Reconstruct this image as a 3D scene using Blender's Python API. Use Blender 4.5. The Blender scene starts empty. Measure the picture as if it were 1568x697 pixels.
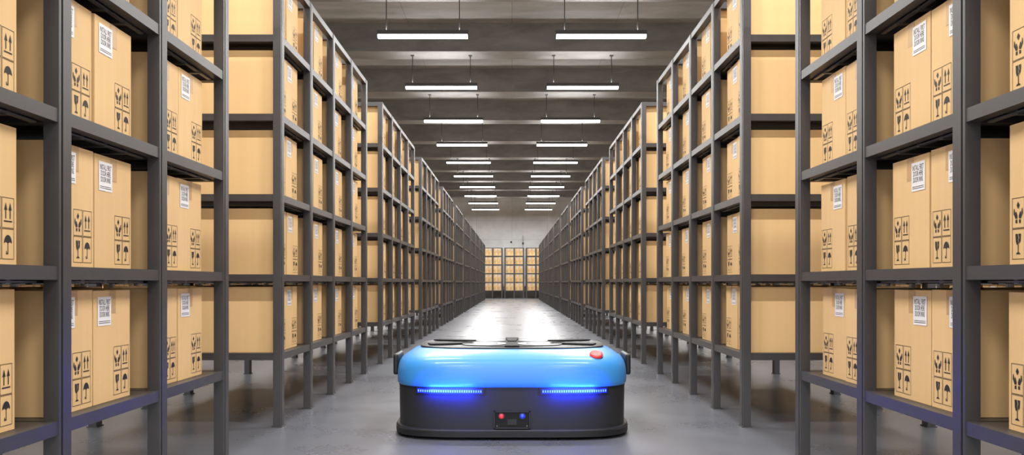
import bpy, math, random
from mathutils import Vector
random.seed(4)
scene = bpy.context.scene
COL = scene.collection

# ------------------------------------------------------------------ materials
def new_mat(name):
    m = bpy.data.materials.new(name); m.use_nodes = True
    nt = m.node_tree
    return m, nt, nt.nodes['Principled BSDF']

def simple(name, col, rough=0.5, metal=0.0, coat=0.0, emis=None, estr=0.0, noise=0.0, nscale=20, bump=0.0, spec=0.5):
    m, nt, b = new_mat(name)
    b.inputs['Base Color'].default_value = (*col, 1)
    b.inputs['Roughness'].default_value = rough
    b.inputs['Specular IOR Level'].default_value = spec
    b.inputs['Metallic'].default_value = metal
    b.inputs['Coat Weight'].default_value = coat
    b.inputs['Coat Roughness'].default_value = 0.12
    if emis:
        b.inputs['Emission Color'].default_value = (*emis, 1)
        b.inputs['Emission Strength'].default_value = estr
    if noise > 0 or bump > 0:
        tc = nt.nodes.new('ShaderNodeTexCoord')
        n = nt.nodes.new('ShaderNodeTexNoise'); n.inputs['Scale'].default_value = nscale
        n.inputs['Detail'].default_value = 5
        nt.links.new(tc.outputs['Object'], n.inputs['Vector'])
        if noise > 0:
            r = nt.nodes.new('ShaderNodeValToRGB')
            r.color_ramp.elements[0].position = 0.3; r.color_ramp.elements[1].position = 0.7
            r.color_ramp.elements[0].color = (*[c*(1-noise) for c in col], 1)
            r.color_ramp.elements[1].color = (*[min(1, c*(1+noise)) for c in col], 1)
            nt.links.new(n.outputs['Fac'], r.inputs['Fac'])
            nt.links.new(r.outputs['Color'], b.inputs['Base Color'])
        if bump > 0:
            bp = nt.nodes.new('ShaderNodeBump'); bp.inputs['Strength'].default_value = bump
            bp.inputs['Distance'].default_value = 0.01
            nt.links.new(n.outputs['Fac'], bp.inputs['Height'])
            nt.links.new(bp.outputs['Normal'], b.inputs['Normal'])
    return m

def cardboard():
    m, nt, b = new_mat('cardboard')
    at = nt.nodes.new('ShaderNodeAttribute'); at.attribute_name = 'tone'
    tc = nt.nodes.new('ShaderNodeTexCoord')
    mp = nt.nodes.new('ShaderNodeMapping'); mp.inputs['Scale'].default_value = (9, 9, .5)
    n = nt.nodes.new('ShaderNodeTexNoise'); n.inputs['Scale'].default_value = 3; n.inputs['Detail'].default_value = 3
    nt.links.new(tc.outputs['Object'], mp.inputs['Vector']); nt.links.new(mp.outputs['Vector'], n.inputs['Vector'])
    r = nt.nodes.new('ShaderNodeValToRGB')
    r.color_ramp.elements[0].position = 0.25; r.color_ramp.elements[1].position = 0.75
    r.color_ramp.elements[0].color = (0.70, 0.455, 0.205, 1)
    r.color_ramp.elements[1].color = (0.73, 0.48, 0.222, 1)
    nt.links.new(n.outputs['Fac'], r.inputs['Fac'])
    mx = nt.nodes.new('ShaderNodeMix'); mx.data_type = 'RGBA'; mx.blend_type = 'MULTIPLY'
    mx.inputs['Factor'].default_value = 1
    nt.links.new(r.outputs['Color'], mx.inputs[6]); nt.links.new(at.outputs['Color'], mx.inputs[7])
    nt.links.new(mx.outputs[2], b.inputs['Base Color'])
    b.inputs['Roughness'].default_value = 0.7
    return m

def concrete(name, c0, c1, scale, rough0, rough1, seams=None, stretch=(1,1,1), bump=0.15, lo=.32, hi=.68, dist=.4):
    m, nt, b = new_mat(name)
    tc = nt.nodes.new('ShaderNodeTexCoord')
    mp = nt.nodes.new('ShaderNodeMapping'); mp.inputs['Scale'].default_value = stretch
    nt.links.new(tc.outputs['Object'], mp.inputs['Vector'])
    n = nt.nodes.new('ShaderNodeTexNoise'); n.inputs['Scale'].default_value = scale
    n.inputs['Detail'].default_value = 9; n.inputs['Roughness'].default_value = 0.65
    n.inputs['Distortion'].default_value = dist
    nt.links.new(mp.outputs['Vector'], n.inputs['Vector'])
    r = nt.nodes.new('ShaderNodeValToRGB')
    r.color_ramp.elements[0].position = lo; r.color_ramp.elements[1].position = hi
    r.color_ramp.elements[0].color = (*c0, 1); r.color_ramp.elements[1].color = (*c1, 1)
    nt.links.new(n.outputs['Fac'], r.inputs['Fac'])
    out = r.outputs['Color']
    if seams:
        br = nt.nodes.new('ShaderNodeTexBrick')
        br.inputs['Scale'].default_value = 1
        br.inputs['Brick Width'].default_value = seams[0]; br.inputs['Row Height'].default_value = seams[1]
        br.inputs['Mortar Size'].default_value = 0.008
        br.offset = 0
        br.inputs['Color1'].default_value = (1,1,1,1); br.inputs['Color2'].default_value = (.9,.9,.9,1)
        br.inputs['Mortar'].default_value = (.6,.6,.6,1)
        mp2 = nt.nodes.new('ShaderNodeMapping')
        if len(seams) > 2: mp2.inputs['Rotation'].default_value = seams[2]
        nt.links.new(tc.outputs['Object'], mp2.inputs['Vector'])
        nt.links.new(mp2.outputs['Vector'], br.inputs['Vector'])
        mx = nt.nodes.new('ShaderNodeMix'); mx.data_type = 'RGBA'; mx.blend_type = 'MULTIPLY'
        mx.inputs['Factor'].default_value = 1
        nt.links.new(out, mx.inputs[6]); nt.links.new(br.outputs['Color'], mx.inputs[7])
        out = mx.outputs[2]
    nt.links.new(out, b.inputs['Base Color'])
    mr = nt.nodes.new('ShaderNodeMapRange')
    mr.inputs['From Min'].default_value = .3; mr.inputs['From Max'].default_value = .7
    mr.inputs['To Min'].default_value = rough0; mr.inputs['To Max'].default_value = rough1
    nt.links.new(n.outputs['Fac'], mr.inputs['Value']); nt.links.new(mr.outputs['Result'], b.inputs['Roughness'])
    bp = nt.nodes.new('ShaderNodeBump'); bp.inputs['Strength'].default_value = bump; bp.inputs['Distance'].default_value = .02
    nt.links.new(n.outputs['Fac'], bp.inputs['Height']); nt.links.new(bp.outputs['Normal'], b.inputs['Normal'])
    return m

M_CARD = cardboard()
M_TAPE = simple('packing_tape', (0.52, 0.32, 0.145), 0.45)
M_INK = simple('black_ink', (0.02, 0.018, 0.015), 0.6)
M_LABEL = simple('white_label', (0.78, 0.76, 0.75), 0.55)
M_STEEL = simple('rack_steel', (0.062, 0.058, 0.057), 0.42, 0.3, noise=0.06, nscale=8)
M_SLOT = simple('rack_slot', (0.012, 0.012, 0.012), 0.7)
M_DECK = simple('rack_deck', (0.060, 0.050, 0.044), 0.5, 0.2)
M_RIB = simple('rack_rib', (0.20, 0.20, 0.20), 0.35, 0.8)

# ------------------------------------------------------------------ mesh builder
class MB:
    def __init__(s, mats):
        s.v = []; s.f = []; s.m = []; s.t = []; s.mats = mats
    def box(s, x0, x1, y0, y1, z0, z1, m=0, tone=1.0):
        if x0 > x1: x0, x1 = x1, x0
        if y0 > y1: y0, y1 = y1, y0
        i = len(s.v)
        s.v += [(x0,y0,z0),(x1,y0,z0),(x1,y1,z0),(x0,y1,z0),(x0,y0,z1),(x1,y0,z1),(x1,y1,z1),(x0,y1,z1)]
        for q in ((0,3,2,1),(4,5,6,7),(0,1,5,4),(1,2,6,5),(2,3,7,6),(3,0,4,7)):
            s.f.append([i+k for k in q]); s.m.append(m); s.t.append(tone)
    def poly(s, pts, m=0, tone=1.0):
        i = len(s.v); s.v += pts; s.f.append(list(range(i, i+len(pts)))); s.m.append(m); s.t.append(tone)
    def prism(s, pts, z0, z1, m=0):
        n = len(pts); i = len(s.v)
        s.v += [(p[0],p[1],z0) for p in pts] + [(p[0],p[1],z1) for p in pts]
        s.f.append([i+k for k in range(n)][::-1]); s.f.append([i+n+k for k in range(n)])
        s.m += [m, m]; s.t += [1, 1]
        for k in range(n):
            s.f.append([i+k, i+(k+1)%n, i+n+(k+1)%n, i+n+k]); s.m.append(m); s.t.append(1)
    def mesh(s, name, smooth=False):
        me = bpy.data.meshes.new(name)
        me.from_pydata(s.v, [], s.f)
        for mt in s.mats: me.materials.append(mt)
        me.polygons.foreach_set('material_index', s.m)
        if smooth: me.polygons.foreach_set('use_smooth', [True]*len(s.f))
        a = me.attributes.new('tone', 'FLOAT_COLOR', 'CORNER')
        data = []
        for f, t in zip(s.f, s.t): data += [t, t, t, 1.0]*len(f)
        a.data.foreach_set('color', data)
        me.update()
        return me

def add(name, me, loc=(0,0,0), rot=(0,0,0), parent=None):
    o = bpy.data.objects.new(name, me); o.location = loc; o.rotation_euler = rot
    COL.objects.link(o)
    if parent: o.parent = parent
    return o

def bevel(o, w, seg=2):
    b = o.modifiers.new('bevel', 'BEVEL'); b.width = w; b.segments = seg; b.limit_method = 'ANGLE'
    return o

# ------------------------------------------------------------------ label text geometry
def text_geo(body):
    cu = bpy.data.curves.new('txt', 'FONT'); cu.body = body; cu.align_x = 'CENTER'; cu.resolution_u = 2
    cu.size = 1; cu.space_line = 0.8; cu.offset = 0.0
    o = bpy.data.objects.new('txt', cu); COL.objects.link(o)
    dg = bpy.context.evaluated_depsgraph_get()
    me = o.evaluated_get(dg).to_mesh()
    vs = [(v.co.x, v.co.y) for v in me.vertices]; fs = [list(p.vertices) for p in me.polygons]
    xs = [v[0] for v in vs]; ys = [v[1] for v in vs]
    x0, x1, y0, y1 = min(xs), max(xs), min(ys), max(ys)
    vs = [((x-x0)/(x1-x0)-.5, (y-y0)/(y1-y0)-.5) for x, y in vs]
    bpy.data.objects.remove(o); bpy.data.curves.remove(cu)
    return vs, fs
TXT = text_geo("INSTALL FIRST\nDOOR HERE\nDOOR INNS")

def decals(mb, xf, nx, y0, y1, z0, z1, far_sign):
    """print shipping marks on the face x=xf (outward normal nx) of a carton."""
    xc = xf + nx*0.0012
    def P(yc, zc, m):
        def draw(pts, dx=0.0): mb.poly([(xc+nx*dx, yc+nx*a, zc+b) for a, b in pts], m)
        return draw
    def rect(d, a0, b0, a1, b1): d([(a0,b0),(a1,b0),(a1,b1),(a0,b1)])
    w = y1-y0; H = z1-z0
    ylo, yhi = (y0, y1) if far_sign > 0 else (y1, y0)
    # tape
    yc = (y0+y1)/2
    d = P(yc, z1, 1); rect(d, -.026, -.095, .026, 0)
    # white label, near the upper corner
    lw, lh = .105, .118
    yl = ylo + far_sign*(.03+lw/2); zl = z1-.025-lh/2
    d = P(yl, zl, 3); d([(-lw/2,-lh/2),(lw/2,-lh/2),(lw/2,lh/2),(-lw/2,lh/2)], .0006)
    vs, fs = TXT
    i = len(mb.v)
    mb.v += [(xc+nx*.0015, yl+nx*a*lw*.84, zl+.012+b*lh*.60) for a, b in vs]
    for f in fs: mb.f.append([i+k for k in f]); mb.m.append(2); mb.t.append(1)
    d = P(yl, zl, 2)
    for bb in (-.042, -.049): d([(-lw*.42,bb),(lw*.42,bb),(lw*.42,bb+.002),(-lw*.42,bb+.002)], .0015)
    # icon panel
    pw, ph = .130, .205
    yp = yhi - far_sign*(.012+pw/2); zp = z0+.018+ph/2
    d = P(yp, zp, 2)
    t = .0017
    cw, ch = pw/2-.003, ph/2-.002
    for cx, cy, kind in ((-pw/4, ph/4, 'hand'), (pw/4, ph/4, 'arrow'), (-pw/4, -ph/4, 'glass'), (pw/4, -ph/4, 'umb')):
        a0, a1, b0, b1 = cx-cw/2, cx+cw/2, cy-ch/2, cy+ch/2
        rect(d, a0, b0, a1, b0+t); rect(d, a0, b1-t, a1, b1); rect(d, a0, b0, a0+t, b1); rect(d, a1-t, b0, a1, b1)
        def pl(pts): d([(cx+p*cw*.9, cy+q*ch*.88) for p, q in pts])
        if kind == 'arrow':
            for s in (-.2, .2):
                pl([(s-.04,-.22),(s+.04,-.22),(s+.04,.1),(s-.04,.1)])
                pl([(s-.14,.1),(s+.14,.1),(s,.38)])
            pl([(-.38,-.34),(.38,-.34),(.38,-.29),(-.38,-.29)])
        elif kind == 'umb':
            pl([(.36*math.cos(k*math.pi/10), .02+.32*math.sin(k*math.pi/10)) for k in range(11)]+[(-.18,.08),(0,.02),(.18,.08)])
            pl([(-.03,-.34),(.03,-.34),(.03,.05),(-.03,.05)])
            pl([(-.17,-.38),(.03,-.38),(.03,-.33),(-.17,-.33)]); pl([(-.17,-.33),(-.11,-.33),(-.11,-.26),(-.17,-.26)])
        elif kind == 'glass':
            pl([(-.25,.38),(-.04,.38),(.03,.22),(-.03,.16),(.06,.04),(-.12,-.04),(-.22,.1)])
            pl([(.02,.38),(.25,.38),(.22,.1),(.08,.0),(.09,.06),(.03,.15),(.1,.22)])
            pl([(-.035,-.32),(.035,-.32),(.035,.0),(-.035,.0)])
            pl([(-.22,-.38),(.22,-.38),(.1,-.31),(-.1,-.31)])
        else:
            pl([(0,.42),(.14,.28),(0,.14),(-.14,.28)])
            for q in (-1, 1):
                pl([(q*.40,.14),(q*.34,.18),(q*.29,.02),(q*.34,-.10),(q*.42,-.04)])
                pl([(q*.34,-.10),(q*.22,.05),(q*.17,.05),(q*.06,-.12),(q*.08,-.20),(q*.24,-.22)])
                pl([(q*.24,-.26),(q*.08,-.24),(q*.08,-.38),(q*.24,-.38)])

# ------------------------------------------------------------------ racks
XIN = 1.595; XOUT = 2.925; PW = .055; PD = .078; BH = .048
LEV = [h+1.0 for h in (-.537, .010, .565, 1.122, 1.670, 2.175)]  # beam undersides
def rack_meshes(sg, nb, bay, layout, tag):
    """sg = -1 rack on the left of the aisle (aisle face at x=-XIN), +1 on the right; y starts at 0."""
    fr = MB([M_STEEL, M_SLOT, M_DECK, M_RIB]); bx = MB([M_CARD, M_TAPE, M_INK, M_LABEL])
    X = lambda v: sg*v
    L = nb*bay+PD
    top = LEV[-1]+BH
    for i in range(nb+1):
        y = i*bay
        for (xa, xb, inner) in ((XIN, XIN+PW, XIN), (XOUT-PW, XOUT, XOUT)):
            g = .012 if inner == XIN else -.012
            # slotted upright: core plus front/back flanges with a groove on the outer side
            ca, cb = (xa+g, xb) if g > 0 else (xa, xb+g)
            fr.box(X(ca), X(cb), y, y+PD, 0, top)
            fr.box(X(inner), X(inner+g), y, y+.014, 0, top)
            fr.box(X(inner), X(inner+g), y+.026, y+PD, 0, top)
            fr.box(X(inner+g), X(inner+g*.9), y+.014, y+.026, 0.02, top-.02, 1)
            fr.box(X(xa-.008), X(xb+.008), y-.006, y+PD+.006, 0, .008)
        for z in LEV:
            fr.box(X(XIN+PW), X(XOUT-PW), y+.012, y+PD-.012, z, z+BH)
    for z in LEV:
        for i in range(nb):
            y0 = i*bay+PD; y1 = (i+1)*bay
            fr.box(X(XIN+.003), X(XIN+.036), y0, y1, z, z+BH)
            fr.box(X(XIN+.036), X(XIN+.05), y0, y1, z, z+.006)
            fr.box(X(XOUT-.003), X(XOUT-.036), y0, y1, z, z+BH)
            if z != LEV[-1]:
                fr.box(X(XIN+.036), X(XOUT-.036), y0, y1, z+BH-.016, z+BH-.001, 2)
            if z not in (LEV[-1], LEV[0]):
                for fy_ in (.18, .42, .66):
                    yy = y0+(y1-y0)*(fy_+.08)
                    fr.box(X(XIN+.06), X(XOUT-.06), yy-.012, yy+.012, z-.014, z+BH-.016, 3)
                fr.box(X(XIN+.055), X(XIN+.075), y0+.04, y1-.04, z-.010, z-.004, 3)
    D1 = XIN+.065
    for k, z in enumerate(LEV[:-1]):
        zb = z+BH
        for i in range(nb):
            s = i*bay
            for (a, b) in layout:
                h = .462 + random.uniform(-.006, .006)
                tn = random.uniform(.96, 1.03)
                xj = random.uniform(-.004, .006)
                x0, x1 = D1+xj, D1+.59
                y0, y1 = s+a, s+b
                bx.box(X(x0), X(x1), y0, y1, zb, zb+h, 0, tn)
                decals(bx, X(x0), -sg, y0, y1, zb, zb+h, 1)
                # seam between flaps on top
                bx.box(X(x0+.02), X(x1-.02), (y0+y1)/2-.025, (y0+y1)/2+.025, zb+h, zb+h+.001, 1)
                # rear carton, facing the other aisle
                h = .462 + random.uniform(-.006, .006); tn = random.uniform(.96, 1.03)
                x0, x1 = XOUT-.065-.59, XOUT-.065
                y0, y1 = s+bay+PD-b, s+bay+PD-a
                bx.box(X(x0), X(x1), y0, y1, zb, zb+h, 0, tn)
                decals(bx, X(x1), sg, y0, y1, zb, zb+h, 1)
    return fr.mesh('storage_rack_'+tag), bx.mesh('cardboard_boxes_'+tag)

BAY = .788
LAY = [(.084, .345), (.353, .650)]
RL = rack_meshes(-1, 4, BAY, LAY, 'l')
RR = rack_meshes(+1, 4, BAY, LAY, 'r')
RC = rack_meshes(+1, 2, .59, [(.084, .325), (.333, .575)], 'c')

def place(ms, loc, rz=0):
    r = add('storage_rack', ms[0], loc, (0,0,rz))
    add('cardboard_boxes', ms[1], loc, (0,0,rz))
PER = 4.22
for k in range(-1, 10):
    y = 5.41+PER*k
    if k == -1: y = 1.183
    place(RL, (0, y, 0)); place(RR, (0, y, 0))
    place(RL, (-4.52, y, 0)); place(RR, (4.52, y, 0))
# cross racks at the far wall (aisle face turned to the camera)
for j in range(-5, 6):
    xc = .14 + j*1.37
    # local aisle face x=XIN -> world -y after +90deg rotation
    place(RC, (xc+.63, 49.7-XIN, 0), math.pi/2)

# ------------------------------------------------------------------ room
M_FLOOR = concrete('polished_concrete', (.088,.092,.108), (.165,.170,.190), 1.1, .25, .33, bump=.012, stretch=(1,.8,1), lo=.2, hi=.8, dist=.15)
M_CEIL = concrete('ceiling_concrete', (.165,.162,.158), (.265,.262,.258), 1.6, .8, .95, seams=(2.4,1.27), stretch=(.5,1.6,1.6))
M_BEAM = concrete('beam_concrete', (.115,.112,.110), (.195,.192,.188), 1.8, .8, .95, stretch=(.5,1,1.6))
M_WALL = concrete('wall_concrete', (.42,.42,.42), (.58,.58,.58), .7, .8, .95, seams=(2.4,1.3,(math.pi/2,0,0)), stretch=(1,1,1))
Y0, Y1, XW, ZC = -9.0, 53.0, 9.6, 7.0
def slab(name, x0,x1,y0,y1,z0,z1, mat):
    mb = MB([mat]); mb.box(x0,x1,y0,y1,z0,z1); return add(name, mb.mesh(name))
slab('floor', -XW,XW,Y0,Y1,-.2,0, M_FLOOR)
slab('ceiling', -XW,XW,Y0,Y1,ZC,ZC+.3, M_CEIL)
slab('wall_left', -XW-.3,-XW,Y0,Y1,-.2,ZC+.3, M_WALL)
slab('wall_right', XW,XW+.3,Y0,Y1,-.2,ZC+.3, M_WALL)
slab('wall_back', -XW-.3,XW+.3,Y1,Y1+.3,-.2,ZC+.3, M_WALL)
LZ0, LP, LH = 14.6, 3.84, 5.56
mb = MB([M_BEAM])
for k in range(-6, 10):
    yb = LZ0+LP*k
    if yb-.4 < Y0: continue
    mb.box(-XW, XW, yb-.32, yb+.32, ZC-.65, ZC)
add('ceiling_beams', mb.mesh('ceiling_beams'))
# conduit and small camera sensors on the far wall
mb = MB([M_SLOT])
mb.box(.73, .75, Y1-.05, Y1, 0, 4.2); mb.box(.69, .79, Y1-.09, Y1, 3.6, 3.72); mb.box(-.10, 0, Y1-.09, Y1, 3.7, 3.8)
add('wall_conduit', mb.mesh('wall_conduit'))
# ------------------------------------------------------------------ hanging lights
M_TUBE = simple('lamp_diffuser', (1,1,1), .4, emis=(1,.99,.98), estr=10)
M_HOUS = simple('lamp_housing', (.07,.07,.07), .5, .3)
M_ROD = simple('lamp_rod', (.03,.03,.03), .5)
mb = MB([M_TUBE, M_HOUS, M_ROD])
HL = .835
mb.box(-HL, HL, -.055, .055, 0, .052, 0)
mb.box(-HL-.01, HL+.01, -.06, .06, .052, .13, 1)
mb.box(-HL-.012, -HL, -.06, .06, -.002, .13, 1); mb.box(HL, HL+.012, -.06, .06, -.002, .13, 1)
for s in (-.68, .68):
    mb.box(s-.009, s+.009, -.009, .009, .13, ZC-.65-LH, 2)
    mb.box(s-.03, s+.03, -.03, .03, .13, .145, 2)
    mb.box(s-.04, s+.04, -.04, .04, ZC-.65-LH-.02, ZC-.65-LH, 2)
lm = mb.mesh('pendant_light')
for k in range(-5, 10):
    for xx in (-1.66, 1.66, -6.2, 6.2):
        y = LZ0+LP*k
        o = add('pendant_light', lm, (xx, y, LH))
        for up in (0, 1):  # up: extra uplight added on each fixture to brighten the ceiling
            ld = bpy.data.lights.new('lamp', 'AREA'); ld.shape = 'RECTANGLE'
            ld.size = 1.6; ld.size_y = .10
            ld.energy = (175 if abs(xx) < 3 else 100) if not up else 30
            ld.color = (1, .985, .965)
            lo = bpy.data.objects.new('lamp_emitter', ld); COL.objects.link(lo); lo.parent = o
            lo.location = (0, 0, .15 if up else -.01)
            if up: lo.rotation_euler = (math.pi, 0, 0)

# ------------------------------------------------------------------ robot
M_BLUE = simple('blue_paint', (.032, .225, .56), .42, 0.0, coat=.2)
M_DARK = simple('charcoal_plastic', (.018,.018,.020), .5, spec=.35)
M_BLK = simple('black_plastic', (.010,.010,.011), .45, spec=.35)
M_ARM = simple('lift_rubber', (.012,.012,.013), .7, spec=.2)
M_MET = simple('grey_metal', (.28,.28,.29), .4, .5)
M_LED = simple('blue_led', (.0,.01,.5), .4, emis=(.0012,.006,1), estr=5)
M_LEDW = simple('blue_led_core', (.05,.1,.5), .4, emis=(.04,.10,1), estr=6)
M_RED = simple('red_plastic', (.75,.03,.02), .3, coat=.5)
M_REDL = simple('red_lens', (.7,.02,.02), .2, coat=1, emis=(1,.03,.02), estr=.3)
M_BLUL = simple('blue_lens', (.02,.05,.7), .2, coat=1, emis=(.01,.03,1), estr=.3)
RA, RB, RN = .785, .68, 4.8
rob = bpy.data.objects.new('warehouse_robot', None); COL.objects.link(rob); rob.location = (0, 5.63, 0)
def outl(a, b, n=RN, N=128):
    pts = []
    for i in range(N):
        t = 2*math.pi*i/N; c, s = math.cos(t), math.sin(t)
        pts.append((a*math.copysign(abs(c)**(2/n), c), b*math.copysign(abs(s)**(2/n), s)))
    return pts
def loft(name, levels, mat, n=RN, a=RA, b=RB, smooth=True, loc=(0,0,0)):
    N = 128; v = []; f = []
    for (z, ins) in levels: v += [(x, y, z) for x, y in outl(a-ins, b-ins, n, N)]
    for l in range(len(levels)-1):
        for i in range(N): f.append([l*N+i, l*N+(i+1)%N, (l+1)*N+(i+1)%N, (l+1)*N+i])
    f.append(list(range(N))[::-1]); f.append([(len(levels)-1)*N+i for i in range(N)])
    me = bpy.data.meshes.new(name); me.from_pydata(v, [], f); me.materials.append(mat)
    o = add(name, me, loc, parent=rob)
    if smooth:
        me.polygons.foreach_set('use_smooth', [True]*(len(f)-2)+[False]*2)
        me.set_sharp_from_angle(angle=math.radians(38))
    return o
def fy(x, ins=0):  # y of front surface at x
    a, b = RA-ins, RB-ins
    return -b*(1-abs(x/a)**RN)**(1/RN)
loft('base_skirt', [(.018,.012),(.022,0),(.056,0),(.060,.006)], M_BLK)
loft('skirt_lip', [(.060,.004),(.068,.008),(.071,.022)], M_DARK)
loft('lower_body', [(.071,.024),(.20,.022),(.334,.020)], M_DARK)
loft('seam', [(.322,.018),(.336,.018)], M_BLK)
loft('top_shell', [(.334,.022),(.336,.014),(.342,.010),(.37,.008),(.42,.010),(.455,.015),(.48,.024),(.502,.040),(.52,.066),(.534,.102),(.543,.145),(.547,.19),(.549,.24)], M_BLUE)
loft('top_deck', [(.549,.0),(.556,.0),(.559,.006)], M_BLK, n=3.2, a=.66, b=.43, loc=(0,.12,0))
# wheels under the skirt
def cyl(name, r, d, loc, rot, mat, N=32, bev=0):
    pts = [(r*math.cos(2*math.pi*i/N), r*math.sin(2*math.pi*i/N)) for i in range(N)]
    mb = MB([mat]); mb.prism(pts, -d/2, d/2); o = add(name, mb.mesh(name), loc, rot, rob)
    if bev: bevel(o, bev, 3)
    return o
for i, (x, y) in enumerate(((-.5,-.4),(.5,-.4),(-.5,.4),(.5,.4),(-.62,0),(.62,0))):
    cyl('wheel_%d' % (i+1), .05, .04, (x, y, .05), (0, math.pi/2, 0), M_BLK)
# lift platform on top
def disc(name, r, z0, z1, x, y, mat, inner=0):
    N = 64; mb = MB([mat])
    if inner:
        for i in range(N):
            t0, t1 = 2*math.pi*i/N, 2*math.pi*(i+1)/N
            p = lambda R,t,z: (R*math.cos(t), R*math.sin(t), z)
            mb.poly([p(r,t0,z1),p(r,t1,z1),p(inner,t1,z1),p(inner,t0,z1)])
            mb.poly([p(r,t0,z0),p(r,t1,z0),p(r,t1,z1),p(r,t0,z1)])
            mb.poly([p(inner,t1,z0),p(inner,t0,z0),p(inner,t0,z1),p(inner,t1,z1)])
    else:
        mb.prism([(r*math.cos(2*math.pi*i/N), r*math.sin(2*math.pi*i/N)) for i in range(N)], z0, z1)
    return add(name, mb.mesh(name), (x,y,0), (0,0,0), rob)
disc('lift_plate', .34, .559, .563, 0, .10, M_ARM)
for s in (-1, 1):
    disc('lift_pad', .16, .563, .566, s*.20, -.02, M_MET)
    disc('lift_pad_cap', .10, .566, .567, s*.20, -.02, M_ARM, .09)
    disc('lift_pad', .12, .563, .566, s*.17, .30, M_MET)
arms = MB([M_ARM])
for ang in (22, 90, 158, 200, 270, 340):
    t = math.radians(ang); c, s = math.cos(t), math.sin(t); r0 = .30 if abs(c) > .7 else .05
    r1 = .62 if abs(c) > .7 else .40
    w0, w1 = .03, .05
    pts = [(r0*c+w0*s, .12+(r0*s-w0*c)), (r1*c+w1*s, .12+(r1*s-w1*c)), (r1*c-w1*s, .12+(r1*s+w1*c)), (r0*c-w0*s, .12+(r0*s+w0*c))]
    arms.prism(pts, .562, .571)
add('lift_arms', arms.mesh('lift_arms'), parent=rob)
# side sensor pods
for s in (-1, 1):
    mb = MB([M_BLK]); mb.box(s*.765, s*.800, -.36, -.08, .38, .52)
    bevel(add('side_bumper_%s' % ('l' if s < 0 else 'r'), mb.mesh('side_bumper'), parent=rob), .014, 3)
# LED strips following the front curve
for s in (-1, 1):
    h = MB([M_BLK]); b1 = MB([M_LED]); b2 = MB([M_LEDW])
    xs = [.175+(.62-.175)*i/30 for i in range(31)]
    for i in range(30):
        xa, xb = xs[i], xs[i+1]
        def strip(mb, z0, z1, out, th, xa=xa, xb=xb):
            pa, pb = fy(xa, .022), fy(xb, .022)
            pts = [(s*xa, pa-out), (s*xb, pb-out), (s*xb, pb+th), (s*xa, pa+th)]
            if s < 0: pts = pts[::-1]
            mb.prism(pts, z0, z1)
        strip(h, .288, .334, .010, .01)
        if 1 <= i < 29:
            strip(b1, .298, .324, .0125, .0)
            m = (xb-xa)*.25
            strip(b2, .304, .318, .0145, .0, xa+m, xb-m)
    add('led_housing', h.mesh('led_housing'), parent=rob)
    add('led_strip', b1.mesh('led_strip'), parent=rob)
    add('led_dots', b2.mesh('led_dots'), parent=rob)
    # the light thrown by the strip
    ld = bpy.data.lights.new('led_lamp', 'AREA'); ld.shape = 'RECTANGLE'; ld.size = .30; ld.size_y = .01
    ld.energy = 9; ld.color = (.01, .03, 1)
    lo = bpy.data.objects.new('led_lamp', ld); COL.objects.link(lo); lo.parent = rob
    lo.location = (s*.40, fy(.40, .022)-.06, .311)
    lo.rotation_euler = (math.radians(96), 0, math.radians(12*s))   # aimed down the aisle toward the racks
# front docking panel
yf = fy(0, .022)
M_PANEL = simple('panel_plastic', (.006,.006,.007), .5, spec=.25)
mb = MB([M_PANEL, M_DARK, M_MET])
mb.box(-.110, .110, yf-.006, yf+.01, .080, .182, 0)
for (x0,x1,z0,z1) in ((-.114,.114,.180,.187),(-.114,.114,.076,.083),(-.115,-.108,.076,.187),(.108,.115,.076,.187)):
    mb.box(x0,x1,yf-.018,yf,z0,z1,1)
mb.box(-.03,.03,yf-.012,yf,.10,.135,1)
for x in (-.095, .095):
    mb.box(x-.004,x+.004,yf-.009,yf,.09,.094,2)
add('front_panel', mb.mesh('front_panel'), parent=rob)
def sph(name, r, loc, mat, sc=(1,1,1)):
    import bmesh
    bm = bmesh.new(); bmesh.ops.create_uvsphere(bm, u_segments=24, v_segments=14, radius=r)
    me = bpy.data.meshes.new(name); bm.to_mesh(me); bm.free(); me.materials.append(mat)
    me.polygons.foreach_set('use_smooth', [True]*len(me.polygons))
    o = add(name, me, loc, parent=rob); o.scale = sc; return o
for x, mt, nm in ((-.067, M_REDL, 'red_indicator'), (.066, M_BLUL, 'blue_indicator')):
    cyl(nm+'_bezel', .022, .012, (x, yf-.010, .155), (math.pi/2,0,0), M_DARK)
    sph(nm, .016, (x, yf-.016, .155), mt, (1,.7,1))
# emergency stop button on shoulder
e = cyl('stop_button_collar', .045, .02, (.545, -.550, .517), (math.radians(28),0,0), M_BLK, bev=.004)
e = cyl('stop_button', .043, .026, (.545, -.558, .534), (math.radians(28),0,0), M_RED, bev=.010)
e = cyl('stop_button_stem', .025, .03, (.545, -.553, .522), (math.radians(28),0,0), M_RED)

# ------------------------------------------------------------------ added world fill; room end behind the camera left open to admit it
w = bpy.data.worlds.new('world'); scene.world = w; w.use_nodes = True
w.node_tree.nodes['Background'].inputs['Color'].default_value = (.93,.95,1,1)
w.node_tree.nodes['Background'].inputs['Strength'].default_value = 3.1

# ------------------------------------------------------------------ camera
cd = bpy.data.cameras.new('camera'); cam = bpy.data.objects.new('camera', cd); COL.objects.link(cam)
cam.location = (0, 0, 1.0); cam.rotation_euler = (math.pi/2, 0, 0)
cd.sensor_width = 36; cd.lens = 36*1200/1568; cd.shift_y = 84.5/1568; cd.clip_end = 200; cd.clip_start = .02
scene.camera = cam
scene.view_settings.view_transform = 'Standard'
